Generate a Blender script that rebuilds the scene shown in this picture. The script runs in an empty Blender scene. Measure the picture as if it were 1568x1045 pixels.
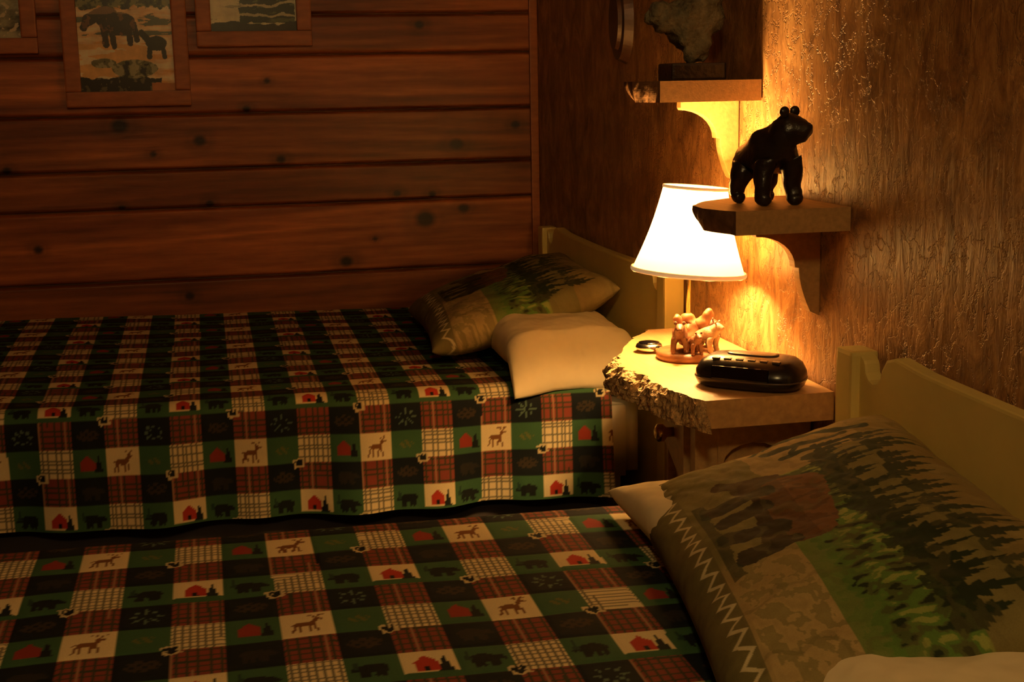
import bpy, bmesh, math, random
import numpy as np
from mathutils import Vector, Matrix, noise
random.seed(3); rng=np.random.default_rng(5)
C=bpy.context.scene.collection
bpy.context.scene.view_settings.view_transform='Standard'
# ------------------------------------------------------------------ helpers
def link(o,parent=None):
    C.objects.link(o)
    if parent: o.parent=parent
    return o
def empty(name,loc=(0,0,0)):
    e=bpy.data.objects.new(name,None); e.location=loc; e.empty_display_size=.05; C.objects.link(e); return e
def mat(name,col,rough=.6,noise_scale=0,var=.3,bump=0,bump_scale=60,stretch=(1,1,1),attr=None,spec=.5,metal=0,sheen=0,emis=None,emis_s=0,bump_dist=.002,coat=0):
    m=bpy.data.materials.new(name); m.use_nodes=True; n=m.node_tree.nodes; l=m.node_tree.links
    b=n['Principled BSDF']; b.inputs['Roughness'].default_value=rough; b.inputs['Metallic'].default_value=metal
    b.inputs['Specular IOR Level'].default_value=spec; b.inputs['Sheen Weight'].default_value=sheen; b.inputs['Coat Weight'].default_value=coat
    b.inputs['Base Color'].default_value=(*col,1)
    tc=n.new('ShaderNodeTexCoord'); mp=n.new('ShaderNodeMapping'); mp.inputs['Scale'].default_value=stretch
    l.new(tc.outputs['Object'],mp.inputs['Vector'])
    src=None
    if attr:
        a=n.new('ShaderNodeAttribute'); a.attribute_name=attr; src=a.outputs['Color']
    if noise_scale:
        t=n.new('ShaderNodeTexNoise'); t.inputs['Scale'].default_value=noise_scale; t.inputs['Detail'].default_value=4; t.inputs['Roughness'].default_value=.6
        l.new(mp.outputs[0],t.inputs['Vector'])
        r=n.new('ShaderNodeMapRange'); r.inputs[1].default_value=.25; r.inputs[2].default_value=.75; r.inputs[3].default_value=1-var; r.inputs[4].default_value=1+var
        l.new(t.outputs['Fac'],r.inputs[0])
        mx=n.new('ShaderNodeVectorMath'); mx.operation='SCALE'
        if src: l.new(src,mx.inputs[0])
        else: mx.inputs[0].default_value=col
        l.new(r.outputs[0],mx.inputs['Scale']); src=mx.outputs[0]
    if src: l.new(src,b.inputs['Base Color'])
    if bump:
        t2=n.new('ShaderNodeTexNoise'); t2.inputs['Scale'].default_value=bump_scale; t2.inputs['Detail'].default_value=3
        l.new(mp.outputs[0],t2.inputs['Vector'])
        bp=n.new('ShaderNodeBump'); bp.inputs['Strength'].default_value=bump; bp.inputs['Distance'].default_value=bump_dist
        l.new(t2.outputs['Fac'],bp.inputs['Height']); l.new(bp.outputs[0],b.inputs['Normal'])
    if emis:
        b.inputs['Emission Color'].default_value=(*emis,1); b.inputs['Emission Strength'].default_value=emis_s
        m.cycles.emission_sampling='NONE'
    return m
def obj_from_bm(name,bm,m=None,parent=None,smooth=False):
    me=bpy.data.meshes.new(name); bm.normal_update(); bm.to_mesh(me); bm.free()
    if m:
        for x in (m if isinstance(m,(list,tuple)) else [m]): me.materials.append(x)
    if smooth: me.shade_smooth()
    o=bpy.data.objects.new(name,me); return link(o,parent)
def box(name,lo,hi,m,parent=None,bev=.003,rot=None,seg=2):
    bm=bmesh.new(); bmesh.ops.create_cube(bm,size=1)
    lo=Vector(lo);hi=Vector(hi);c=(lo+hi)/2;d=hi-lo
    for v in bm.verts: v.co=Vector((v.co.x*d.x,v.co.y*d.y,v.co.z*d.z))
    if bev: bmesh.ops.bevel(bm,geom=bm.edges[:],offset=bev,segments=seg,affect='EDGES',profile=.7)
    if rot: bmesh.ops.rotate(bm,verts=bm.verts[:],matrix=rot)
    bmesh.ops.translate(bm,verts=bm.verts[:],vec=c)
    o=obj_from_bm(name,bm,m,parent)
    return o
def grid_mesh(name,P,m=None,col=None,parent=None,smooth=True,flip=False,uv=None):
    H,W=P.shape[:2]; me=bpy.data.meshes.new(name)
    idx=np.arange(H*W).reshape(H,W)
    q=np.stack([idx[:-1,:-1],idx[:-1,1:],idx[1:,1:],idx[1:,:-1]],-1).reshape(-1,4)
    if flip: q=q[:,::-1]
    nf=len(q)
    me.vertices.add(H*W); me.vertices.foreach_set('co',P.reshape(-1).astype(np.float32))
    me.loops.add(nf*4); me.loops.foreach_set('vertex_index',q.reshape(-1).astype(np.int32))
    me.polygons.add(nf); me.polygons.foreach_set('loop_start',(np.arange(nf)*4).astype(np.int32))
    try: me.polygons.foreach_set('loop_total',np.full(nf,4,np.int32))
    except Exception: pass
    me.update(calc_edges=True); me.validate()
    if col is not None:
        a=me.attributes.new('paint','FLOAT_COLOR','POINT')
        c=np.ones((H*W,4),np.float32); c[:,:3]=col.reshape(-1,3); a.data.foreach_set('color',c.reshape(-1))
    if smooth: me.shade_smooth()
    if m: me.materials.append(m)
    o=bpy.data.objects.new(name,me); return link(o,parent)
def fbm(x,y,seed=0,octs=4,scale=1.):
    r=np.random.default_rng(seed); out=np.zeros(np.broadcast(x,y).shape); amp=1;tot=0
    for o in range(octs):
        for k in range(3):
            th=r.uniform(0,2*np.pi); ph=r.uniform(0,6.28); ph2=r.uniform(0,6.28); th2=th+r.uniform(1,2)
            fr=scale*(2**o)*r.uniform(.7,1.3)
            out+=amp*np.sin(fr*(x*np.cos(th)+y*np.sin(th))+ph+1.5*np.sin(.7*fr*(x*np.cos(th2)+y*np.sin(th2))+ph2)); tot+=amp
        amp*=.5
    return out/tot
def skin(name,verts,edges,radii,m,parent=None,sub=2,root=0,disp=0,dscale=30):
    me=bpy.data.meshes.new(name+'_sk'); me.from_pydata(verts,edges,[]); o=bpy.data.objects.new(name+'_sk',me); C.objects.link(o)
    md=o.modifiers.new('s','SKIN'); md.use_smooth_shade=True
    sv=me.skin_vertices[0].data
    for i,r in enumerate(radii): sv[i].radius=(r,r) if not isinstance(r,tuple) else r; sv[i].use_root=(i==root)
    ms=o.modifiers.new('u','SUBSURF'); ms.levels=sub; ms.render_levels=sub
    dg=bpy.context.evaluated_depsgraph_get(); dg.update()
    ev=o.evaluated_get(dg); nm=bpy.data.meshes.new_from_object(ev); nm.name=name
    bpy.data.objects.remove(o)
    if disp:
        for v in nm.vertices:
            v.co+=v.normal*disp*(noise.noise(v.co*dscale)+.5*noise.noise(v.co*dscale*2.3))
    nm.materials.clear(); nm.materials.append(m); nm.shade_smooth()
    return link(bpy.data.objects.new(name,nm),parent)
def lathe(name,prof,m,parent=None,seg=48,loc=(0,0,0),caps=True,smooth=True,mod=None):
    bm=bmesh.new(); rings=[]
    for r,z in prof:
        rings.append([bm.verts.new((loc[0]+r*math.cos(2*math.pi*i/seg),loc[1]+r*math.sin(2*math.pi*i/seg),loc[2]+z)) for i in range(seg)])
    for a,b in zip(rings,rings[1:]):
        for i in range(seg): bm.faces.new((a[i],a[(i+1)%seg],b[(i+1)%seg],b[i]))
    if caps:
        bm.faces.new(rings[0][::-1]); bm.faces.new(rings[-1])
    o=obj_from_bm(name,bm,m,parent,smooth); return o
def prism(name,pts,axis,lo,hi,m,parent=None,bev=.002):
    bm=bmesh.new()
    def mk(p,t):
        return {'y':(p[0],t,p[1]),'x':(t,p[0],p[1]),'z':(p[0],p[1],t)}[axis]
    a=[bm.verts.new(mk(p,lo)) for p in pts]; b=[bm.verts.new(mk(p,hi)) for p in pts]
    n=len(pts); bm.faces.new(a); bm.faces.new(b[::-1])
    for i in range(n): bm.faces.new((a[i],b[i],b[(i+1)%n],a[(i+1)%n]))
    bmesh.ops.recalc_face_normals(bm,faces=bm.faces[:])
    if bev:
        es=[e for e in bm.edges if any(len(f.verts)>4 for f in e.link_faces)]
        bmesh.ops.bevel(bm,geom=es,offset=bev,segments=2,affect='EDGES',profile=.7)
    return obj_from_bm(name,bm,m,parent)

# ------------------------------------------------------------------ camera
f=2100.;F=Vector((.21088,.95998,-.18430));R=Vector((.97575,-.21804,-.01921));U=Vector((.05862,.17579,.98268))
cd=bpy.data.cameras.new('camera'); cd.sensor_width=36; cd.lens=36*f/1568; cd.clip_start=.05
cam=bpy.data.objects.new('camera',cd); C.objects.link(cam)
M=Matrix((R,U,-F)).transposed().to_4x4(); M.translation=Vector((-.84,0,1.18)); cam.matrix_world=M
bpy.context.scene.camera=cam

# ------------------------------------------------------------------ materials
m_quilt=mat('patchwork_cotton',(.5,.4,.3),.85,attr='paint',noise_scale=900,var=.12,bump=.4,bump_scale=25,bump_dist=.005,spec=.2)
m_pprint=mat('printed_pillowcase',(.5,.4,.3),.85,attr='paint',noise_scale=700,var=.12,bump=.45,bump_scale=24,bump_dist=.007,spec=.2)
m_cream=mat('cream_pillowcase',(.80,.69,.43),.85,noise_scale=15,var=.06,bump=.4,bump_scale=14,bump_dist=.009,spec=.2)
m_sheet=mat('mattress_ticking',(.75,.68,.52),.9,noise_scale=20,var=.08,bump=.3,bump_scale=40)
m_head=mat('painted_headboard',(.68,.55,.17),.42,noise_scale=6,var=.10,bump=.08,bump_scale=90)
m_shelf=mat('pine_shelf',(.44,.25,.09),.5,noise_scale=25,var=.2,stretch=(6,1,6),bump=.15,bump_scale=60)
m_night=mat('nightstand_wood',(.55,.33,.13),.4,noise_scale=14,var=.22,stretch=(6,1,6),bump=.1,bump_scale=60)
m_bark=mat('live_edge_bark',(.50,.32,.14),.9,noise_scale=110,var=.85,bump=1,bump_scale=130,bump_dist=.010)
m_barkd=mat('dark_live_edge',(.14,.07,.028),.9,noise_scale=70,var=.4,bump=.5,bump_scale=80,bump_dist=.004,spec=.15)
m_black=mat('black_lacquer',(.016,.010,.007),.3,noise_scale=60,var=.4,bump=.5,bump_scale=120,bump_dist=.002)
m_stone=mat('rough_stone',(.17,.15,.09),.85,noise_scale=60,var=.6,bump=1,bump_scale=140,bump_dist=.006)
m_plastic=mat('black_plastic',(.012,.010,.010),.22,noise_scale=40,var=.15)
m_plastic2=mat('grey_plastic',(.10,.07,.05),.3,noise_scale=40,var=.15)
m_disp=mat('clock_display',(.004,.003,.004),.08,noise_scale=10,var=.1)
m_silver=mat('silver_metal',(.62,.58,.5),.22,metal=1,noise_scale=20,var=.1)
m_brass=mat('brass',(.75,.5,.18),.25,metal=1,noise_scale=20,var=.1)
m_frame=mat('pine_frame',(.38,.12,.036),.45,noise_scale=20,var=.25,stretch=(1,1,4),bump=.1)
m_floor=mat('floor_boards',(.10,.05,.025),.5,noise_scale=6,var=.35,stretch=(1,8,1),bump=.2)
m_ceil=mat('ceiling_pine',(.30,.16,.07),.6,noise_scale=6,var=.3,stretch=(1,8,1),bump=.2)
m_plank2=mat('side_planks',(.28,.09,.03),.5,noise_scale=6,var=.35,stretch=(1,1,8),bump=.2)
m_base=mat('bed_base',(.03,.022,.02),.8,noise_scale=20,var=.2)
m_fig1=mat('carved_bear_brown',(.13,.045,.016),.5,noise_scale=80,var=.4,bump=.6,bump_scale=200)
m_fig3=mat('carved_bear_pale',(.34,.22,.12),.5,noise_scale=80,var=.4,bump=.6,bump_scale=200)
m_fig2=mat('lamp_base_wood',(.22,.085,.03),.45,noise_scale=50,var=.3,bump=.3)
m_plaque=mat('dark_wood_plaque',(.07,.03,.015),.4,noise_scale=40,var=.4,bump=.3)

# ------------------------------------------------------------------ room shell
XL,YR,ZC=-3.3,-1.6,2.4; YB=3.46
box('floor',(XL-.1,YR-.1,-.08),(.1,YB+.1,0),m_floor,bev=0)
box('ceiling',(XL-.1,YR-.1,ZC),(.1,YB+.1,ZC+.08),m_ceil,bev=0)
box('wall_left',(XL-.1,YR,0),(XL,YB,ZC),m_plank2,bev=0)
box('wall_rear',(XL,YR-.1,0),(.1,YR,ZC),m_plank2,bev=0)
seams=[.16,.32,.46,.60,.72,.895,.99,1.123,1.261,1.357,1.50,1.64,1.78,1.92,2.06,2.2,2.34]
zs=set(np.round(np.arange(0,ZC+.001,.02),4))
zs=set(list(zs)+list(np.round(np.arange(.55,1.6,.005),4)))
for s in seams:
    for d in (-.009,-.006,-.0035,-.0015,0,.0015,.0035,.006,.009): zs.add(round(s+d,4))
zs=np.array(sorted(z for z in zs if 0<=z<=ZC)); xs=np.concatenate([np.arange(XL,-1.5,.02),np.arange(-1.5,.001,.004)])
X,Z=np.meshgrid(xs,zs)
pid=np.zeros_like(X); seamd=np.full_like(X,1.)
for i,s in enumerate(seams):
    pid+=(Z>s); d=np.abs(Z-s); seamd=np.minimum(seamd,d)
depth=np.clip(1-seamd/.0075,0,1)**1.2*.011
base=np.array([.21,.056,.018]); base2=np.array([.46,.150,.042])
pr=np.random.default_rng(11).uniform(0,1,len(seams)+1)[pid.astype(int)]
g=fbm(X*3+pid*7,Z*110+pid*13+2*np.sin(X*2.5+pid),seed=4,octs=5,scale=1.3)
g2=fbm(X*1.2+pid*3,Z*14+pid*5,seed=8,octs=3,scale=2)
k=np.clip(.45+.6*g2+.45*g,0,1)[...,None]
col=base*(1-k)+base2*k
col*=(.74+.5*pr)[...,None]*(1+.40*g)[...,None]
knots=[(-.849,1.059,.014),(-.961,1.030,.008),(-1.035,1.10,.018),(-.656,1.007,.010),(-.214,1.034,.014),(-.30,1.329,.010),(-.505,.746,.014),(-.30,.846,.022),(-.834,.905,.009),(-.896,.678,.010),(-1.244,.808,.010),(-1.22,1.373,.010),(-1.043,.903,.007),(-.06,1.078,.010),(-.37,.913,.009),(-.28,.908,.009),(-.733,1.132,.008),(-.20,.87,.012),(-1.3,1.0,.009),(-.6,1.31,.008),(-.43,.80,.006),(-.68,1.20,.007),(-1.5,1.2,.015),(-1.8,.9,.02),(-2.2,1.1,.018)]
for (kx,kz,kr) in knots:
    dd=np.sqrt(((X-kx)/(kr*1.1))**2+((Z-kz)/(kr*.9))**2)*(1+.22*g)
    a=np.clip(1.9-dd*1.3,0,1)[...,None]; col=col*(1-a*.96)+np.array([.010,.004,.002])*a*.96
    h=np.clip(1-np.abs(dd-1.9)/1.5,0,1)[...,None]*.45; col=col*(1-h*.6)
    tail=np.exp(-((Z-kz-.3*kr*np.sin(kx*40))/(kr*.35))**2)*np.exp(-np.abs(X-kx)/(kr*4)); col*=(1-.45*tail)[...,None]
sd=np.clip(1-seamd/.004,0,1)[...,None]; col*=(1-.75*sd)
m_wallb=mat('cedar_planks',(.3,.1,.03),.42,attr='paint',noise_scale=7,var=.3,stretch=(1,1,10),bump=.25,bump_scale=14,spec=.45)
P=np.stack([X,YB+depth,Z],-1); grid_mesh('wall_back',P,m_wallb,col,smooth=False)
box('trim_1',(-.022,YB-.012,0),(-.001,YB-.001,ZC),m_frame,bev=.003)

m=bpy.data.materials.new('wall_texture'); m.use_nodes=True; n=m.node_tree.nodes; l=m.node_tree.links; b=n['Principled BSDF']
tc=n.new('ShaderNodeTexCoord')
def noise_n(scale,st,det=6,dist=0,rough=.6):
    mp=n.new('ShaderNodeMapping'); mp.inputs['Scale'].default_value=st; l.new(tc.outputs['Object'],mp.inputs['Vector'])
    t=n.new('ShaderNodeTexNoise'); t.inputs['Scale'].default_value=scale; t.inputs['Detail'].default_value=det; t.inputs['Distortion'].default_value=dist; t.inputs['Roughness'].default_value=rough; l.new(mp.outputs[0],t.inputs['Vector']); return t
t1=noise_n(12,(1,1.7,.9),9,.8,.80); t2=noise_n(24,(1,2,.5),5,1.2,.6)
cr=n.new('ShaderNodeValToRGB'); e=cr.color_ramp.elements; e[0].position=.35; e[0].color=(.12,.050,.016,1); e[1].position=.67; e[1].color=(.60,.34,.13,1)
e2=cr.color_ramp.elements.new(.5); e2.color=(.32,.155,.052,1)
l.new(t1.outputs['Fac'],cr.inputs[0]); l.new(cr.outputs[0],b.inputs['Base Color'])
mp=n.new('ShaderNodeMapping'); mp.inputs['Scale'].default_value=(1,2.0,.6); l.new(tc.outputs['Object'],mp.inputs['Vector'])
vo=n.new('ShaderNodeTexVoronoi'); vo.feature='DISTANCE_TO_EDGE'; vo.inputs['Scale'].default_value=16
mxv=n.new('ShaderNodeVectorMath'); mxv.operation='MULTIPLY_ADD'; mxv.inputs[1].default_value=(.20,.20,.20)
t4=noise_n(14,(1,1,1),5); l.new(t4.outputs['Color'],mxv.inputs[0]); l.new(mp.outputs[0],mxv.inputs[2]); l.new(mxv.outputs[0],vo.inputs['Vector'])
r1=n.new('ShaderNodeMapRange'); r1.inputs[2].default_value=.045; l.new(vo.outputs['Distance'],r1.inputs[0])
ad=n.new('ShaderNodeMath'); ad.operation='MULTIPLY'; l.new(r1.outputs[0],ad.inputs[0]); ad.inputs[1].default_value=.45
ad2=n.new('ShaderNodeMath'); ad2.operation='ADD'; l.new(t2.outputs['Fac'],ad2.inputs[0]); l.new(ad.outputs[0],ad2.inputs[1])
bp=n.new('ShaderNodeBump'); bp.inputs['Strength'].default_value=.6; bp.inputs['Distance'].default_value=.006
l.new(ad2.outputs[0],bp.inputs['Height']); l.new(bp.outputs[0],b.inputs['Normal']); b.inputs['Roughness'].default_value=.42
box('wall_right',(0,YR,0),(.1,YB+.1,ZC),m,bev=0)

# ------------------------------------------------------------------ patchwork pattern
def cap(a,b,x0,y0,x1,y1,r):
    dx,dy=x1-x0,y1-y0; t=np.clip(((a-x0)*dx+(b-y0)*dy)/(dx*dx+dy*dy+1e-9),0,1)
    return np.hypot(a-x0-t*dx,b-y0-t*dy)<r
def ell(a,b,x,y,rx,ry): return ((a-x)/rx)**2+((b-y)/ry)**2<1
def deer(a,b):
    k=ell(a,b,-.03,0,.2,.1)|cap(a,b,.12,.03,.2,.2,.05)|cap(a,b,.2,.2,.29,.18,.04)
    for x0,x1 in ((-.18,-.27),(-.14,-.13),(.08,.05),(.13,.2)): k|=cap(a,b,x0,0,x1,-.32,.028)
    k|=cap(a,b,.19,.22,.12,.38,.018)|cap(a,b,.2,.22,.27,.38,.018)|cap(a,b,.14,.33,.05,.36,.015)|cap(a,b,.25,.33,.34,.35,.015)|cap(a,b,-.2,.05,-.28,-.02,.02)
    return k
def bearm(a,b):
    k=ell(a,b,-.03,.02,.26,.16)|ell(a,b,.24,.02,.12,.1)|cap(a,b,.28,0,.36,-.03,.05)
    for x in (-.2,-.08,.1,.17): k|=cap(a,b,x,0,x+.02,-.24,.055)
    return k
def house(a,b):
    return (np.abs(a+.06)<.22)&(b<.05)&(b>-.26)|((b>=.05)&(b<.05+.26-1.1*np.abs(a+.06)))
def patch(cx,rx,a,b,seed):
    cx=cx%4; rx=rx%4
    cream=np.array([.74,.62,.35]);green=np.array([.044,.115,.046]);navy=np.array([.008,.011,.012]);red=np.array([.235,.052,.032]);brown=np.array([.20,.08,.022]);dk=np.array([.009,.012,.010]);bred=np.array([.44,.040,.02])
    col=np.zeros(a.shape+(3,))
    def put(mask,c): col[mask]=c
    E=(cx%2==0)&(rx%2==0);Pd=(cx%2==0)&(rx%2==1);G=(cx%2==1)&(rx%2==0);N=(cx%2==1)&(rx%2==1)
    put(E,cream);put(Pd,red);put(G,green);put(N,navy)
    gl=(np.abs(((a*7)%1)-.5)>.36)|(np.abs(((b*7)%1)-.5)>.36)
    put(Pd&((np.abs(((a*5)%1)-.5)>.38)|(np.abs(((b*5)%1)-.5)>.38)),np.array([.045,.05,.022]))
    put(Pd&(np.abs(((a*2.5+.25)%1)-.5)>.47),np.array([.34,.18,.10]))
    grid=E&(((cx==0)&(rx==0))|((cx==2)&(rx==2)))
    put(grid&gl,np.array([.17,.15,.09]))
    put(E&(cx==2)&(rx==0)&deer(a,b),brown)
    hs=E&(cx==0)&(rx==2)
    put(hs&(b<-.3),green); put(hs&house(a,b),bred); put(hs&(b>-.3)&(b<.3-.0*a)&(np.abs(a-.27)<(.3-b)*.22),dk*1.5); put(hs&(np.abs(a+.06)<.05)&(b<-.08)&(b>-.26),dk)
    g1=G&(cx==1)&(rx==0); put(g1&house(a,b),np.array([.27,.035,.02])); put(g1&(b>-.3)&(b<.3)&(np.abs(a-.27)<(.3-b)*.22),dk)
    g3=G&(cx==3)&(rx==0); put(g3&ell(a,b,0,0,.22,.14)&(np.sin(30*a+20*b)>-.2),np.array([.12,.13,.035]))
    g2=G&(rx==2); put(g2&bearm(np.where(cx==1,a,-a),b),dk)
    put(g2&(np.abs(a+.3)<(.38-b)*.18)&(b>0)&(b<.38),np.array([.02,.05,.03]))
    r=np.hypot(a,b);th=np.arctan2(b,a)
    fl=N&(cx==3)&(rx==1); put(fl&(r<.33)&(r>.05)&((np.abs(np.sin(4*th))<.22)|(np.abs(r-.22)<.03)&(np.abs(np.sin(4*th))<.7)),np.array([.10,.16,.11]))
    ov=N&(((cx==1)&(rx==1))|((cx==3)&(rx==3))); put(ov&ell(a,b,0,0,.33,.2)&(np.sin(28*a)*np.sin(30*b)>-.3),np.array([.045,.032,.018]))
    n2=N&(cx==1)&(rx==3); put(n2&bearm(a,b),np.array([.025,.022,.016]))
    def tag(cc,rr,ox,oy):
        mk=(cx==cc)&(rx==rr); aa=a-ox; bb=b-oy
        c_,s_=math.cos(.25),math.sin(.25); a2=aa*c_+bb*s_; b2=-aa*s_+bb*c_
        t=mk&(np.abs(a2)<.17)&(np.abs(b2)<.17); put(t,cream*.8)
        put(t&(ell(a2,b2,0,-.04,.1,.085)|ell(a2,b2,-.09,.06,.04,.055)|ell(a2,b2,0,.09,.04,.055)|ell(a2,b2,.09,.06,.04,.055)),dk)
    for gc,gr in ((0,0),(2,2)):
        tag(gc,gr,-.5,-.5); tag((gc-1)%4,gr,.5,-.5); tag(gc,(gr-1+4)%4,-.5,.5); tag((gc-1)%4,(gr-1)%4,.5,.5)
    return col

def quilt(name,x_head,L,y_far_fn,y_near_fn,ztop,drop_far,drop_near,cu,cw,c0x,R0,w_ref,step,seed,zfn=lambda x,y:0):
    s=np.arange(0,L+1e-6,step); X=x_head-s
    W0=y_far_fn(0)-y_near_fn(0); r=.04; arc=r*math.pi/2
    w=np.arange(-(W0-2*r+arc+drop_far),arc+drop_near+1e-6,step)
    XX,WW=np.meshgrid(X,w)
    yn=y_near_fn(-XX); y_far=y_far_fn(-XX); width=y_far-yn
    T=W0-2*r
    flat=np.clip(-WW,0,T); yflat=yn+r+flat/T*(width-2*r)
    Y=yflat.copy(); Z=np.full_like(Y,ztop)
    a=np.clip(WW/r,0,math.pi/2); near=WW>0
    Y=np.where(near,yn+r-r*np.sin(a),Y); Z=np.where(near,ztop-r+r*np.cos(a)-np.clip(WW-arc,0,None),Z)
    wf=-WW-T; a2=np.clip(wf/r,0,math.pi/2); far=wf>0
    Y=np.where(far,y_far-r+r*np.sin(a2),Y); Z=np.where(far,ztop-r+r*np.cos(a2)-np.clip(wf-arc,0,None),Z)
    und=fbm(XX,Y,seed=seed,octs=4,scale=7)
    Z+= np.where(near|far,0,1)*(.007*und)+ (near|far)*.003*und + zfn(XX,Y)
    hang=np.clip(WW/.25,0,1)
    Y-= hang*(.012*np.sin(XX*14+seed)+.008*np.sin(XX*37+1.3*seed+WW*6)+.004*fbm(XX,WW,seed=seed+3,octs=3,scale=25))+hang*.012
    hf=np.clip(wf/.25,0,1); Y+=hf*(.006*np.sin(XX*16)+.004)
    cxf=(XX-(c0x-cu/2))/cu+.02*fbm(XX,WW,seed=seed+9,octs=2,scale=9); kf=(WW-w_ref)/cw+.03*fbm(XX,WW,seed=seed+19,octs=2,scale=7)
    cx=np.floor(cxf).astype(int); kk=np.floor(kf).astype(int)
    aa=cxf-cx-.5; bb=-(kf-kk-.5)
    col=patch(cx,(R0-kk),aa,bb,seed)
    edge=np.maximum(np.abs(aa),np.abs(bb)); 
    Z-= .0012*np.clip((edge-.44)/.06,0,1)*(~(near|far))
    return grid_mesh(name,np.stack([XX,Y,Z],-1),m_quilt,col)

# ------------------------------------------------------------------ beds
def headboard(y0,y1,parent,ztop=.828):
    t0,t1=-.030,-.008
    pw=.055; nw=.05
    pts=[(y0,.0),(y1,0),(y1,ztop+.002),(y1-pw*.75,ztop+.002),(y1-pw,ztop-.006)]
    for i in range(7):
        a=math.pi*i/6; pts.append((y1-pw-nw/2+nw/2*math.cos(a)*.9-.0,ztop-.010-.022*math.sin(a)))
    pts+= [(y1-pw-nw-.01,ztop+.006),(y1-pw-nw-.03,ztop+.012)]
    for i in range(13):
        t=i/12; pts.append((y1-.2+(y0+.2-(y1-.2))*t,ztop+.006-.004*math.sin(math.pi*t)))
    pts+= [(y0+pw+nw+.03,ztop+.012),(y0+pw+nw+.01,ztop+.006)]
    for i in range(7):
        a=math.pi*i/6; pts.append((y0+pw+nw/2+nw/2*math.cos(a)*.9,ztop-.010-.022*math.sin(a)))
    pts+= [(y0+pw,ztop-.006),(y0+pw*.75,ztop+.002),(y0,ztop+.002)]
    prism('headboard_panel',pts,'x',t0,t1,m_head,parent,bev=.004)
    for k,(a,b_) in enumerate(((y0,y0+.045),(y1-.045,y1))):
        box('headboard_post_%d'%(k+1),(-.042,a-.001,0),(-.004,b_+.001,ztop+.004),m_head,parent,bev=.006)
def bed(name,y0,y1,sk0,sk1,ztop,hb):
    e=empty(name,(0,0,0))
    headboard(hb[0],hb[1],e)
    def tz(nm,z0,z1,m,ins,bev):
        xa,xb=-.05,-1.98
        pts=[(xa,y0+ins+sk0*.05),(xa,y1-ins+sk1*.05),(xb,y1-ins+sk1*1.98),(xb,y0+ins+sk0*1.98)]
        o=prism(nm,pts,'z',z0,z1,m,e,bev=0)
        bm=bmesh.new(); bm.from_mesh(o.data); bmesh.ops.bevel(bm,geom=bm.edges[:],offset=bev,segments=5,affect='EDGES'); bm.to_mesh(o.data); bm.free()
        o.data.shade_smooth()
    tz('mattress',.40,ztop-.012,m_sheet,.025,.035)
    tz('box_base',.16,.40,m_base,.035,.01)
    for i,(x,y) in enumerate(((-.15,y0+.1+sk0*.15),(-.15,y1-.1),(-1.85,y0+.1+sk0*1.85),(-1.85,y1-.1+sk1*1.85))):
        lathe('foot_%d'%(i+1),[(.02,0),(.026,.02),(.026,.165)],m_base,e,16,(x,y,0))
    return e
bed('bed',2.41,3.40,.06,.015,.62,(2.34,3.31))
bed('bed',.70,1.69,0,.02,.62,(.665,1.642))
quilt('plaid_quilt',-.12,1.88,lambda xx:3.405+.018*xx,lambda xx:2.412+.062*xx,.625,.2,.180,.0564,.051,-.225,2,-.010,.003,3,
      zfn=lambda x,y:.026*np.clip((y-2.6)/.7,0,1)*np.clip(-x/1.2,0,1))
quilt('plaid_quilt',-.08,1.92,lambda xx:1.705+.03*xx,lambda xx:.69+0*xx,.625,.26,.22,.055,.0622,-.875,0,-.91,.0026,8)

# ------------------------------------------------------------------ pillows
def pillow(name,L,Wd,T,center,rx,ry,rz,m,paint=None,seed=1,N=110,wr=.005,droop=None,puff=.45,zfloor=None):
    s=np.linspace(-1,1,N*2);t=np.linspace(-1,1,N); S,Tt=np.meshgrid(s,t)
    px=(Tt*Wd/2)*(1-.07*(1-S**2)); py=-(S*L/2)*(1-.05*(1-Tt**2))
    h=T/2*(np.clip((1-S**4)*(1-Tt**4),0,1))**puff
    wn=fbm(S*L*1.0,Tt*Wd,seed=seed,octs=4,scale=14)*wr*1.6*np.clip(h/(T*.2),0,1)
    rad=fbm(np.arctan2(Tt,S)*2.2,S*0+1,seed=seed+2,octs=3,scale=4)*wr*1.4*np.clip(1-h/(T/2),0,1)*np.clip(h/(T*.05),0,1)
    Mr=Matrix.Rotation(rz,3,'Z')@Matrix.Rotation(ry,3,'Y')@Matrix.Rotation(rx,3,'X'); Mr=np.array(Mr)
    cols=None
    if paint is not None: cols=paint(S,Tt)
    objs=[]
    for sg in (1,-1):
        z=sg*h+(wn+rad)*(1 if sg>0 else .4)
        P=np.stack([px,py,z],-1)@Mr.T+np.array(center)
        if zfloor is not None: P[...,2]=np.maximum(P[...,2],zfloor+.0015*(1+sg))
        if droop: P=droop(P)
        o=grid_mesh(name+'_t',P,m,cols,flip=(sg<0)); objs.append(o)
    bm=bmesh.new()
    for o in objs: bm.from_mesh(o.data)
    for o in objs: bpy.data.objects.remove(o)
    bmesh.ops.remove_doubles(bm,verts=bm.verts[:],dist=.0004)
    o=obj_from_bm(name,bm,m,None,True)
    return o
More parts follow.
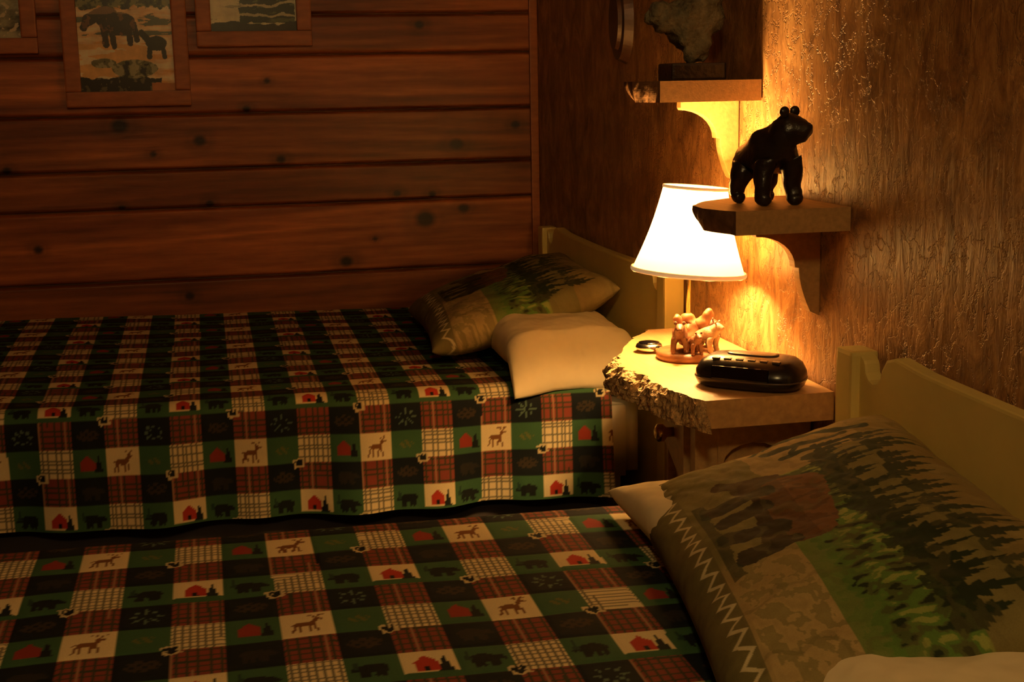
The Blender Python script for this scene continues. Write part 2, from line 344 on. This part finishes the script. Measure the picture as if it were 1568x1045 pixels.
def bear_print(S,Tt):
    s=(S+1)/2; t=(Tt+1)/2
    n1=fbm(s*10,t*7,seed=31,octs=4,scale=1.6); n2=fbm(s*40,t*40,seed=33,octs=3,scale=2); n3=fbm(s*90,t*30,seed=35,octs=2,scale=2)
    olive=np.array([.20,.17,.06]);tan=np.array([.42,.30,.12]);cream=np.array([.44,.32,.13]);dkg=np.array([.022,.032,.012]);moss=np.array([.10,.19,.035])
    col=np.zeros(s.shape+(3,))+olive
    def mix(mask,c,k=1.):
        mm=np.clip(mask,0,1)[...,None]*k; col[:]=col*(1-mm)+np.asarray(c)*mm
    mix((t+.04*n1>.80)*1.,[.26,.19,.065]); mix(np.clip((t-.84)*8+n1,0,1)*(s>.45),[.32,.25,.10],.7)
    mix(((t>.40+.05*n1)&(t<.80)&(s<.30+.06*n1)&(s>.06))*1.,tan,.75)
    mix(np.clip((s-.60)*8+n1,0,1)*(t<.50+.05*n2)*(t>.12),tan,.8); mix(np.clip((s-.68)*7+n2*1.3,0,1)*(t<.42+.06*n1)*(t>.14),cream,.9)
    mix(((s>.60)&(n2>.05)&(t<.5)&(t>.14))*1.,[.20,.17,.06],.7)
    for (a0,b0,a1,b1,r_) in ((.07,.42,.10,.72,.012),(.10,.70,.17,.84,.014),(.15,.48,.17,.76,.014),(.21,.52,.22,.80,.010),(.08,.50,.13,.44,.010),(.16,.6,.2,.56,.008),(.05,.34,.07,.5,.01)): mix(cap(s,t*.7,a0,b0*.7,a1,b1*.7,r_)*1.,dkg)
    gr=((t>.42+.03*n3)&(t<.64)&(s>.30)); mix(gr*1.,[.085,.11,.03]); mix((gr&(s>.52)&(n3+.5*n2>-.05))*1.,moss); mix((gr&(n3>.30))*1.,[.26,.30,.07]); mix((gr&(n3<-.35))*1.,dkg)
    mix(((t>.36)&(t<.46+.06*n3)&(s>.58))*1.,moss,.8)
    r2=np.random.default_rng(4)
    for row,(b0,n_) in enumerate(((.76,20),(.62,24))):
        for i in range(n_):
            cs=.22+.76*i/n_+r2.uniform(-.012,.012); bt=b0+r2.uniform(-.02,.02); hh=r2.uniform(.10,.20); w_=r2.uniform(.016,.030)
            kk=(t-bt)/hh; mix(((kk>0)&(kk<1)&(np.abs(s-cs)<w_*(1-kk)*(.55+.7*((kk*5)%1))))*1.,dkg if row else [.045,.05,.02])
    mix(((np.abs(t-.62)<.035+.03*n2)&(s>.24)&(s<.98))*1.,dkg,.9)
    sw=s+.006*n2; tw=t+.012*n2
    body=ell(sw,tw,.50,.42,.115,.125)|ell(sw,tw,.40,.46,.075,.125)|ell(sw,tw,.575,.40,.055,.125)|ell(sw,tw,.45,.47,.12,.09)
    neck=cap(sw,tw*.8,.37,.46*.8,.32,.40*.8,.050)
    head=ell(sw,tw,.305,.365,.045,.075)|cap(sw,tw*.8,.29,.33*.8,.255,.27*.8,.020)|ell(sw,tw,.325,.445,.014,.025)|ell(sw,tw,.295,.445,.012,.022)
    legs=cap(sw,tw*.8,.37,.39*.8,.355,.19*.8,.026)|cap(sw,tw*.8,.355,.185*.8,.335,.18*.8,.018)|cap(sw,tw*.8,.43,.35*.8,.44,.21*.8,.024)|cap(sw,tw*.8,.53,.36*.8,.515,.19*.8,.028)|cap(sw,tw*.8,.60,.37*.8,.61,.21*.8,.026)
    mix((neck|head)*1.,[.060,.035,.014]); mix(body*1.,[.12,.052,.018]); mix((body&(t>.45))*1.,[.20,.085,.030],.7); mix((body&(n3>.15))*1.,[.08,.038,.015],.6)
    mix(legs*1.,[.035,.028,.013]); mix((body&(t<.36+.05*n1))*1.,[.035,.026,.012],.85)
    mix(((t>.15)&(t<.185+.02*n2)&(s>.3)&(s<.66))*1.,dkg,.7)
    mix((np.abs(n1)<.06)*1.,olive*.6,.3)
    zz=np.abs(t-(.095+.022*(2*np.abs(((s*22)%1)-.5)-.5)*2)); mix((t<.13)*1.,[.16,.135,.05],.9); mix((zz<.009)*1.,[.58,.50,.28])
    return col*(1+.15*n2)[...,None]
def droop_far(P):
    P=P.copy(); y=P[...,1]; d=np.clip(2.50-y,0,1); P[...,2]-=d**1.3*1.1; P[...,1]+=d*.25; return P
pillow('pillow',.90,.26,.10,(-.178,2.83,.677),0,0,.0,m_cream,seed=5,droop=droop_far)
pillow('pillow',.95,.325,.092,(-.212,1.18,.662),math.radians(-1.2),0,-.05,m_cream,seed=7,zfloor=.630)
pillow('bear_print_pillow',.52,.40,.11,(-.218,2.885,.716),0,math.radians(-16),math.radians(-3),m_pprint,bear_print,seed=9,N=150)
pillow('bear_print_pillow',.665,.355,.11,(-.222,1.268,.692),math.radians(0),math.radians(-18),math.radians(-9.5),m_pprint,bear_print,seed=12,N=260,zfloor=.634)

# ------------------------------------------------------------------ live-edge slabs
def slab(name,outline,bark_rng,z0,z1,mw,mb,parent,amp=.006,seed=0,flare=-.010,ysc=1.,hf=.7):
    pts=[];flag=[]
    n=len(outline)
    for i in range(n):
        a=Vector(outline[i]);b_=Vector(outline[(i+1)%n]); live=i in bark_rng
        k=max(1,int((b_-a).length/.003)) if live else 1
        for j in range(k):
            p=a.lerp(b_,j/k)
            pts.append(p);flag.append(live)
    bm=bmesh.new(); rings=[]
    N=len(pts); c=sum(pts,Vector((0,0)))/N
    L=12
    for r in range(L):
        z=z0+(z1-z0)*r/(L-1); ring=[]
        for i,p in enumerate(pts):
            q=p.copy()
            if flag[i] and flag[i-1]:
                d=(p-c); d.y*=ysc; d=d.normalized(); nz=noise.noise(Vector((p.x*45,p.y*45,z*45+seed)))+hf*noise.noise(Vector((p.x*130,p.y*130,z*130+seed)))+1.2*noise.noise(Vector((p.x*14,p.y*14,seed)))
                bulge=math.sin(math.pi*(r/(L-1)))*.006
                q+=d*(amp*nz+bulge+flare*(1-r/(L-1)))
            ring.append(bm.verts.new((q.x,q.y,z)))
        rings.append(ring)
    ft=bm.faces.new(rings[-1]); fb=bm.faces.new(rings[0][::-1])
    for a,b_ in zip(rings,rings[1:]):
        for i in range(N):
            fc=bm.faces.new((a[i],a[(i+1)%N],b_[(i+1)%N],b_[i])); fc.material_index=1 if flag[i] else 0
    bmesh.ops.recalc_face_normals(bm,faces=bm.faces[:])
    return obj_from_bm(name,bm,[mw,mb],parent)

ns=empty('nightstand')
slab('live_edge_top',[(-.004,1.722),(-.004,2.27),(-.10,2.27),(-.15,2.19),(-.200,2.10),(-.235,1.98),(-.225,1.87),(-.212,1.79),(-.202,1.735),(-.192,1.722)],range(2,9),.710,.75,m_night,m_bark,ns,amp=.011,flare=.018,ysc=.2)
NF=[(-.183,1.79),(-.095,2.17)]
def fx(y): return NF[0][0]+(y-NF[0][1])/(NF[1][1]-NF[0][1])*(NF[1][0]-NF[0][0])
prism('cabinet_body',[(-.006,1.80),(-.006,2.16),(fx(2.16)+.012,2.16),(fx(1.80)+.012,1.80)],'z',.06,.710,m_night,ns,bev=0)
prism('front_leg',[(-.183,1.79),(-.148,1.79),(-.148,1.83),(fx(1.83)-.002,1.83)],'z',0,.710,m_night,ns,bev=0)
prism('front_leg_far',[(fx(2.13)-.002,2.13),(-.06,2.13),(-.06,2.17),(fx(2.17),2.17)],'z',0,.710,m_night,ns,bev=0)
box('rear_leg',(-.045,1.79,0),(-.006,1.83,.710),m_night,ns,bev=.003)
box('rear_leg_far',(-.045,2.13,0),(-.006,2.17,.710),m_night,ns,bev=.003)
pts=[(-.150,.705),(-.043,.705),(-.043,.640)]
for i in range(9):
    a=math.pi*i/8; pts.append((-.0965+.045*math.cos(a),.640+.028*math.sin(a)))
pts.append((-.150,.640))
prism('side_apron',pts,'y',1.786,1.800,m_night,ns,bev=.001)
prism('drawer_front',[(fx(1.85)-.010,1.85),(fx(1.85)+.012,1.85),(fx(2.12)+.012,2.12),(fx(2.12)-.010,2.12)],'z',.59,.695,m_night,ns,bev=0)
kb=lathe('drawer_knob',[(.008,0),(.008,.012),(.014,.018),(.014,.026),(.008,.03)],m_brass,ns,20,(0,0,0))
kb.matrix_world=Matrix.Translation((fx(1.98)-.010,1.98,.64))@Matrix.Rotation(-math.pi/2,4,'Y')

def wall_shelf(y0,ztop,seed):
    e=empty('wall_shelf')
    slab('board',[(-.002,y0),(-.002,y0+.21),(-.10,y0+.20),(-.145,y0+.17),(-.185,y0+.11),(-.19,y0+.06),(-.165,y0)],range(2,6),ztop-.032,ztop,m_shelf,m_barkd,e,amp=.004,seed=seed,flare=-.018,hf=.25)
    pts=[(-.002,ztop-.032),(-.10,ztop-.032),(-.10,ztop-.042)]
    for i in range(9):
        a=math.pi/2*i/8; pts.append((-.04-.058*(1-math.sin(a)),ztop-.046-.045*(1-math.cos(a))))
    for i in range(9):
        a=math.pi/2*i/8; pts.append((-.034+.030*(1-math.cos(a))*.4,ztop-.092-.05*(i/8)))
    pts+=[(-.016,ztop-.155),(-.002,ztop-.162)]
    yb=y0+.09
    prism('bracket',pts,'y',yb,yb+.02,m_shelf,e,bev=.0015)
    return e
wall_shelf(1.69,1.01,1)
wall_shelf(2.0,1.18,7)

# ------------------------------------------------------------------ bears
def bear(name,k,m,mw,parent=None,disp=.0012,fat=1.0,sx=1.0,turn=0.,head=1.0):
    v=[];ed=[];r=[]
    def add(p,rad,frm=None):
        v.append((p[0]*k*sx,p[1]*k,p[2]*k)); r.append(rad*k*fat); i=len(v)-1
        if frm is not None: ed.append((frm,i))
        return i
    p=add((-.050,0,.082),.031); s1=add((-.015,0,.086),.033,p); s2=add((.022,0,.096),.033,s1); sh=add((.045,0,.110),.029,s2)
    ct,st=math.cos(turn),math.sin(turn); hx0=.056
    def hp(d,z): return (hx0+d*ct, d*st, z)
    nk=add(hp(.002,.120),.027,sh); hd=add(hp(.016,.131),.0250*head,nk); mz=add(hp(.040,.122),.0150*head,hd); no=add(hp(.050,.118),.0120*head,mz)
    tl=add((-.080,0,.088),.012,p)
    for sy in (-1,1):
        a=add((.040,sy*.018,.080),.0185,s2); b_=add((.034,sy*.028,.055),.0160,a); c=add((.040,sy*.029,.028),.0138,b_); d=add((.042,sy*.029,.012),.0130,c); add((.060,sy*.029,.010),.0095,d)
        a=add((-.052,sy*.018,.068),.022,p); b_=add((-.040,sy*.027,.048),.0175,a); c=add((-.060,sy*.028,.028),.0130,b_); d=add((-.056,sy*.028,.012),.0130,c); add((-.038,sy*.028,.010),.0095,d)
    o=skin(name,v,ed,r,m,parent,2,0,disp*k,45/k)
    bm=bmesh.new(); bm.from_mesh(o.data)
    for sy in (-1,1):
        rr=bmesh.ops.create_uvsphere(bm,u_segments=12,v_segments=8,radius=.0080*k*head)
        lx,ly=.010,sy*.019*head
        ex=hx0+lx*ct-ly*st; ey=lx*st+ly*ct
        for q in rr['verts']: q.co=Vector((q.co.x*.6,q.co.y,q.co.z))+Vector((ex*k*sx,ey*k,(.131+.0225*head*fat*.86)*k))
    for f_ in bm.faces: f_.smooth=True
    bm.to_mesh(o.data); bm.free()
    zmin=min(q.co.z for q in o.data.vertices)
    for q in o.data.vertices: q.co.z-=zmin
    o.matrix_world=mw
    return o
bear('bear_figurine',.84,m_black,Matrix.Translation((-.086,1.775,1.0095))@Matrix.Rotation(math.radians(-80),4,'Z'),fat=1.08,sx=.82,turn=math.radians(38),head=1.12,disp=.003)

sc=empty('stone_carving')
box('plinth',(-.125,2.06,1.18),(-.035,2.13,1.207),m_black,sc,bev=.004)
skin('carved_rock',[(-.075,2.095,1.205),(-.075,2.095,1.225),(-.078,2.095,1.255),(-.10,2.095,1.275),(-.135,2.095,1.283),(-.155,2.095,1.283),(-.06,2.095,1.285),(-.05,2.095,1.32)],[(0,1),(1,2),(2,3),(3,4),(4,5),(2,6),(6,7)],[.014,.020,.034,.032,.020,.012,.036,.03],m_stone,sc,3,0,.012,38)
pl=empty('wall_plaque')
for nm,rr,th,mm in (('oval_board',(.055,.085),.018,m_plaque),('carved_center',(.036,.062),.026,m_plaque)):
    bm=bmesh.new(); bmesh.ops.create_cone(bm,segments=48,radius1=1,radius2=.9,depth=1,cap_ends=True)
    for q in bm.verts: q.co=Vector((-(q.co.z+.5)*th-.001,2.70+q.co.x*rr[0],1.30+q.co.y*rr[1]))
    bmesh.ops.recalc_face_normals(bm,faces=bm.faces[:])
    obj_from_bm(nm,bm,mm,pl)

# ------------------------------------------------------------------ table lamp
LX,LY=-.115,2.01
lm=empty('table_lamp')
lathe('base_disc',[(.048,0),(.050,.004),(.050,.010),(.046,.014)],m_fig2,lm,40,(LX,LY,.75))
skin('carved_log',[(LX,LY,.764),(LX+.004,LY,.79),(LX-.002,LY,.822),(LX+.02,LY-.012,.81),(LX+.032,LY-.020,.828),(LX-.018,LY-.010,.806),(LX-.026,LY-.016,.822)],[(0,1),(1,2),(1,3),(3,4),(1,5),(5,6)],[.020,.015,.011,.009,.006,.008,.005],m_fig2,lm,2,0,.005,60)
for i,(dx,dy,az,kk,mm) in enumerate(((-.020,-.018,-110,.34,m_fig1),(.022,-.024,-50,.33,m_fig3),(-.002,-.036,-85,.24,m_fig1),(.026,.012,-20,.32,m_fig1))):
    bear('carved_bear_%d'%(i+1),kk,mm,Matrix.Translation((LX+dx,LY+dy,.763))@Matrix.Rotation(math.radians(az),4,'Z'),lm,sx=.85)
lathe('stem',[(.0035,.0),(.0035,.16)],m_brass,lm,16,(LX,LY,.80))
lathe('socket',[(.012,0),(.014,.005),(.014,.03),(.010,.034)],m_brass,lm,24,(LX,LY,.895))
m_bulb=mat('bulb_glass',(1,.9,.7),.3,emis=(1,.72,.38),emis_s=30)
bu=lathe('bulb',[(.008,0),(.010,.006),(.015,.020),(.0175,.031),(.014,.043),(.005,.049)],m_bulb,lm,24,(LX,LY,.929))
m=bpy.data.materials.new('lampshade_fabric'); m.use_nodes=True; n=m.node_tree.nodes; l=m.node_tree.links
for q in list(n):
    if q.type!='OUTPUT_MATERIAL': n.remove(q)
out=[q for q in n if q.type=='OUTPUT_MATERIAL'][0]
di=n.new('ShaderNodeBsdfDiffuse');tr=n.new('ShaderNodeBsdfTranslucent');mx=n.new('ShaderNodeMixShader')
di.inputs[0].default_value=(.78,.68,.50,1);tr.inputs[0].default_value=(.76,.66,.46,1);mx.inputs[0].default_value=.42
l.new(di.outputs[0],mx.inputs[1]);l.new(tr.outputs[0],mx.inputs[2]);l.new(mx.outputs[0],out.inputs[0])
m_shade=m
bm=bmesh.new(); seg=64; prof=[]
for j in range(13):
    t=j/12; prof.append((.088*(1-t)+.050*t-.004*math.sin(math.pi*t),.130*t))
rings=[]
for j,(r_,z_) in enumerate(prof):
    rings.append([bm.verts.new(((r_*(1+.012*math.cos(8*2*math.pi*i/seg)))*math.cos(2*math.pi*i/seg),(r_*(1+.012*math.cos(8*2*math.pi*i/seg)))*math.sin(2*math.pi*i/seg),z_-(.004*abs(math.cos(4*2*math.pi*i/seg)) if j==0 else 0))) for i in range(seg)])
for a,b_ in zip(rings,rings[1:]):
    for i in range(seg): bm.faces.new((a[i],a[(i+1)%seg],b_[(i+1)%seg],b_[i]))
sh=obj_from_bm('shade',bm,m_shade,lm,True)
sh.matrix_world=Matrix.Translation((LX,LY,.888))@Matrix.Rotation(math.radians(5),4,'Y')
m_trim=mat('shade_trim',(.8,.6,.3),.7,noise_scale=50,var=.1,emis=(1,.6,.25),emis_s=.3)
for nm,rr,zz,th in (('trim_bottom',.089,.0,.0035),('trim_top',.0505,.130,.0025)):
    bm=bmesh.new(); A,B=seg,8
    vs=[[bm.verts.new(((rr+th*.4*math.cos(2*math.pi*j/B))*math.cos(2*math.pi*i/A),(rr+th*.4*math.cos(2*math.pi*j/B))*math.sin(2*math.pi*i/A),zz+th*math.sin(2*math.pi*j/B))) for j in range(B)] for i in range(A)]
    for i in range(A):
        for j in range(B): bm.faces.new((vs[i][j],vs[(i+1)%A][j],vs[(i+1)%A][(j+1)%B],vs[i][(j+1)%B]))
    o=obj_from_bm(nm,bm,m_trim,lm,True); o.matrix_world=sh.matrix_world.copy()
pd=bpy.data.lights.new('bulb_light','POINT'); pd.energy=38; pd.color=(1,.55,.18); pd.shadow_soft_size=.026
po=bpy.data.objects.new('bulb_light',pd); po.location=(LX,LY,.958); link(po,lm)

# ------------------------------------------------------------------ clock radio
cr_=empty('clock_radio')
rot=Matrix.Translation((-.098,1.795,.751))@Matrix.Rotation(math.radians(-42),4,'Z')@Matrix.Diagonal((.93,.93,.96,1))
def clk(nm,prof,m,off=(0,0)):
    bm=bmesh.new(); seg=64; rings=[]
    for (hx,hy,z,sx) in prof:
        ring=[]
        for i in range(seg):
            a=2*math.pi*i/seg; c,s=math.cos(a),math.sin(a); p=3.2
            x=hx*math.copysign(abs(c)**(2/p),c); y=hy*math.copysign(abs(s)**(2/p),s)
            ring.append(bm.verts.new((x+off[0],y+off[1]+sx,z)))
        rings.append(ring)
    for a,b_ in zip(rings,rings[1:]):
        for i in range(seg): bm.faces.new((a[i],a[(i+1)%seg],b_[(i+1)%seg],b_[i]))
    bm.faces.new(rings[0][::-1]);bm.faces.new(rings[-1])
    o=obj_from_bm(nm,bm,m,cr_,True); o.matrix_world=rot; return o
clk('case',[(.070,.040,0,0),(.080,.048,.003,0),(.084,.052,.012,0),(.083,.051,.024,.001),(.076,.045,.036,.004),(.066,.036,.0425,.007),(.050,.026,.0445,.008)],m_plastic)
clk('seam_band',[(.0845,.0525,.013,0),(.0848,.0528,.014,0),(.0845,.0525,.0152,0)],m_plastic2)
clk('speaker_grille',[(.040,.016,.0440,.010),(.040,.016,.0462,.010),(.036,.013,.0468,.010)],m_plastic2)
for i in range(6):
    o=box('button_%d'%(i+1),(-.052+i*.019,-.030,.0405),(-.040+i*.019,-.022,.0435),m_plastic2,cr_,bev=.001); o.matrix_world=rot
o=box('display',(-.045,-.0535,.010),(.045,-.049,.030),m_disp,cr_,bev=.002); o.matrix_world=rot@Matrix.Rotation(math.radians(-6),4,'X')
pw=empty('pocket_watch'); wr=Matrix.Translation((-.158,2.075,.7515))@Matrix.Rotation(math.radians(20),4,'Z')
for nm,prof,mm in (('case',[(.012,0),(.020,.003),(.022,.008),(.020,.012),(.017,.014)],m_silver),('dial',[(.0165,.0138),(.0165,.0152),(.010,.0165)],m_disp)):
    o=lathe(nm,prof,mm,pw,32); o.matrix_world=wr
o=box('crown',(-.004,-.032,.005),(.004,-.021,.012),m_silver,pw,bev=.002); o.matrix_world=wr

# ------------------------------------------------------------------ framed photographs
def photo(kind,x0,x1,z0,z1):
    w=x1-x0;h=z1-z0; b_=.036
    e=empty('framed_photo')
    y=YB-.022
    for nm,lo,hi in (('rail_bottom',(x0,y,z0),(x1,YB-.001,z0+b_)),('rail_top',(x0,y,z1-b_),(x1,YB-.001,z1)),('stile_left',(x0,y,z0+b_),(x0+b_,YB-.001,z1-b_)),('stile_right',(x1-b_,y,z0+b_),(x1,YB-.001,z1-b_))):
        box(nm,lo,hi,m_frame,e,bev=.004)
    a=np.linspace(0,1,200);S,T=np.meshgrid(a,a)
    px=x0+b_-.003+S*(w-2*b_+.006); pz=z0+b_-.003+T*(h-2*b_+.006)
    n1=fbm(S*6,T*9,seed=kind*7+1,octs=5,scale=2); n2=fbm(S*20,T*20,seed=kind*5+3,octs=4,scale=2); n3=fbm(S*4,T*22,seed=kind+50,octs=5,scale=2)
    cr1=np.array([1.0,.88,.62]);tan=np.array([.80,.46,.16]);dk=np.array([.015,.016,.010]);gr=np.array([.12,.15,.05]);gy=np.array([.70,.70,.48])
    S0,T0=S,T; S=S+.012*n2; T=T+.012*n1
    if kind==0:
        k=np.clip(.55+n3*1.6,0,1)[...,None]; col=tan*(1-k)+cr1*k
        col[(T<.50+.05*n1)&(S<.72)]=np.array([.88,.56,.22]); col[(n3>.20)&(T<.52)]=cr1
        top=(T>.86+.06*n2); col[top]=np.array([.06,.08,.035]); col[top&(n2>.05)]=np.array([.24,.26,.11]); col[top&(n2<-.25)]=dk
        water=(T<.84)&(T>.58)&(n3<-.22); col[water]=np.array([.13,.17,.13])
        rock=(T<.15+.07*n1)&(S<.85); col[rock]=dk; col[rock&(n2>.25)]=np.array([.14,.13,.07]); col[(T<.09)&(S>.75)]=np.array([.55,.22,.07])
        mo=ell(S,T,.44,.70,.18,.12)|ell(S,T,.32,.77,.13,.11)|cap(S,T,.28,.70,.30,.49,.034)|cap(S,T,.36,.68,.38,.47,.028)|cap(S,T,.54,.68,.55,.50,.032)|cap(S,T,.60,.70,.62,.53,.028)|cap(S,T,.24,.80,.13,.74,.06)|cap(S,T,.13,.75,.08,.66,.04)
        col[mo]=np.array([.04,.028,.018]); col[mo&(n2>.25)]=np.array([.20,.10,.05]); col[mo&(T>.80)&(n1>0)]=np.array([.26,.17,.10])
        calf=ell(S,T,.82,.50,.11,.075)|cap(S,T,.76,.5,.74,.36,.028)|cap(S,T,.88,.5,.90,.36,.028)|cap(S,T,.74,.53,.67,.60,.035); col[calf]=dk*1.8
        st=ell(S,T,.58,.24,.24,.09)|ell(S,T,.26,.30,.13,.05); col[st]=np.array([.16,.17,.08]); col[st&(n2>.1)]=np.array([.42,.42,.25]); col[st&(n2<-.25)]=dk
    elif kind==1:
        k=np.clip(.5+n3,0,1)[...,None]; col=gy*(1-k*.5)+cr1*k*.4
        blk=(S>.34+.03*n2)&(S<.97)&(T>.10); col[blk]=np.array([.02,.035,.018]); col[blk&(n3>.25)]=np.array([.10,.14,.07])
        col[blk&(np.abs(((T*8+.4*n1)%1)-.5)<.12)&(T<.62)]=gy*.8
        col[(S<.36)&(np.abs(T-.55)<.03+.03*n2)]=gr; col[(S<.36)&(n3<-.3)]*=.6
        fg=(T<.12+.08*n1); col[fg]=dk*2
    else:
        k=np.clip(.5+n1*1.3,0,1)[...,None]; col=gy*k*.7+dk*(1-k)
        col[(n2>.3)&(T<.6)]=cr1*.7; col[ell(S,T,.7,.5,.15,.1)]=dk
    m_ph=bpy.data.materials.get('photo_print') or mat('photo_print',(.5,.5,.5),.3,attr='paint',noise_scale=40,var=.2)
    grid_mesh('print',np.stack([px,np.full_like(px,YB-.010),pz],-1),m_ph,col,e,smooth=False)
    box('backing',(x0+b_*.5,YB-.008,z0+b_*.5),(x1-b_*.5,YB-.001,z1-b_*.5),m_base,e,bev=0)
photo(0,-1.151,-.863,1.145,1.44)
photo(1,-.842,-.567,1.282,1.56)
photo(2,-1.50,-1.205,1.272,1.55)

# ------------------------------------------------------------------ ceiling lamp (behind the photographer)
cl=empty('ceiling_lamp')
m_glob=mat('opal_glass',(.9,.8,.6),.3,emis=(1,.62,.28),emis_s=1.0)
CX,CY=-.85,-.15
lathe('canopy',[(.07,0),(.07,.03),(.02,.05)],m_brass,cl,32,(CX,CY,2.35))
lathe('opal_globe',[(.01,0),(.06,.015),(.10,.05),(.12,.10),(.10,.15),(.06,.18),(.03,.19)],m_glob,cl,40,(CX,CY,2.17))
ad_=bpy.data.lights.new('globe_light','POINT'); ad_.energy=26; ad_.color=(1,.66,.25); ad_.shadow_soft_size=.10
ao=bpy.data.objects.new('globe_light',ad_); ao.location=(CX,CY,2.04); link(ao,cl)

w=bpy.data.worlds.new('world'); bpy.context.scene.world=w; w.use_nodes=True
w.node_tree.nodes['Background'].inputs[0].default_value=(.02,.012,.006,1); w.node_tree.nodes['Background'].inputs[1].default_value=.3
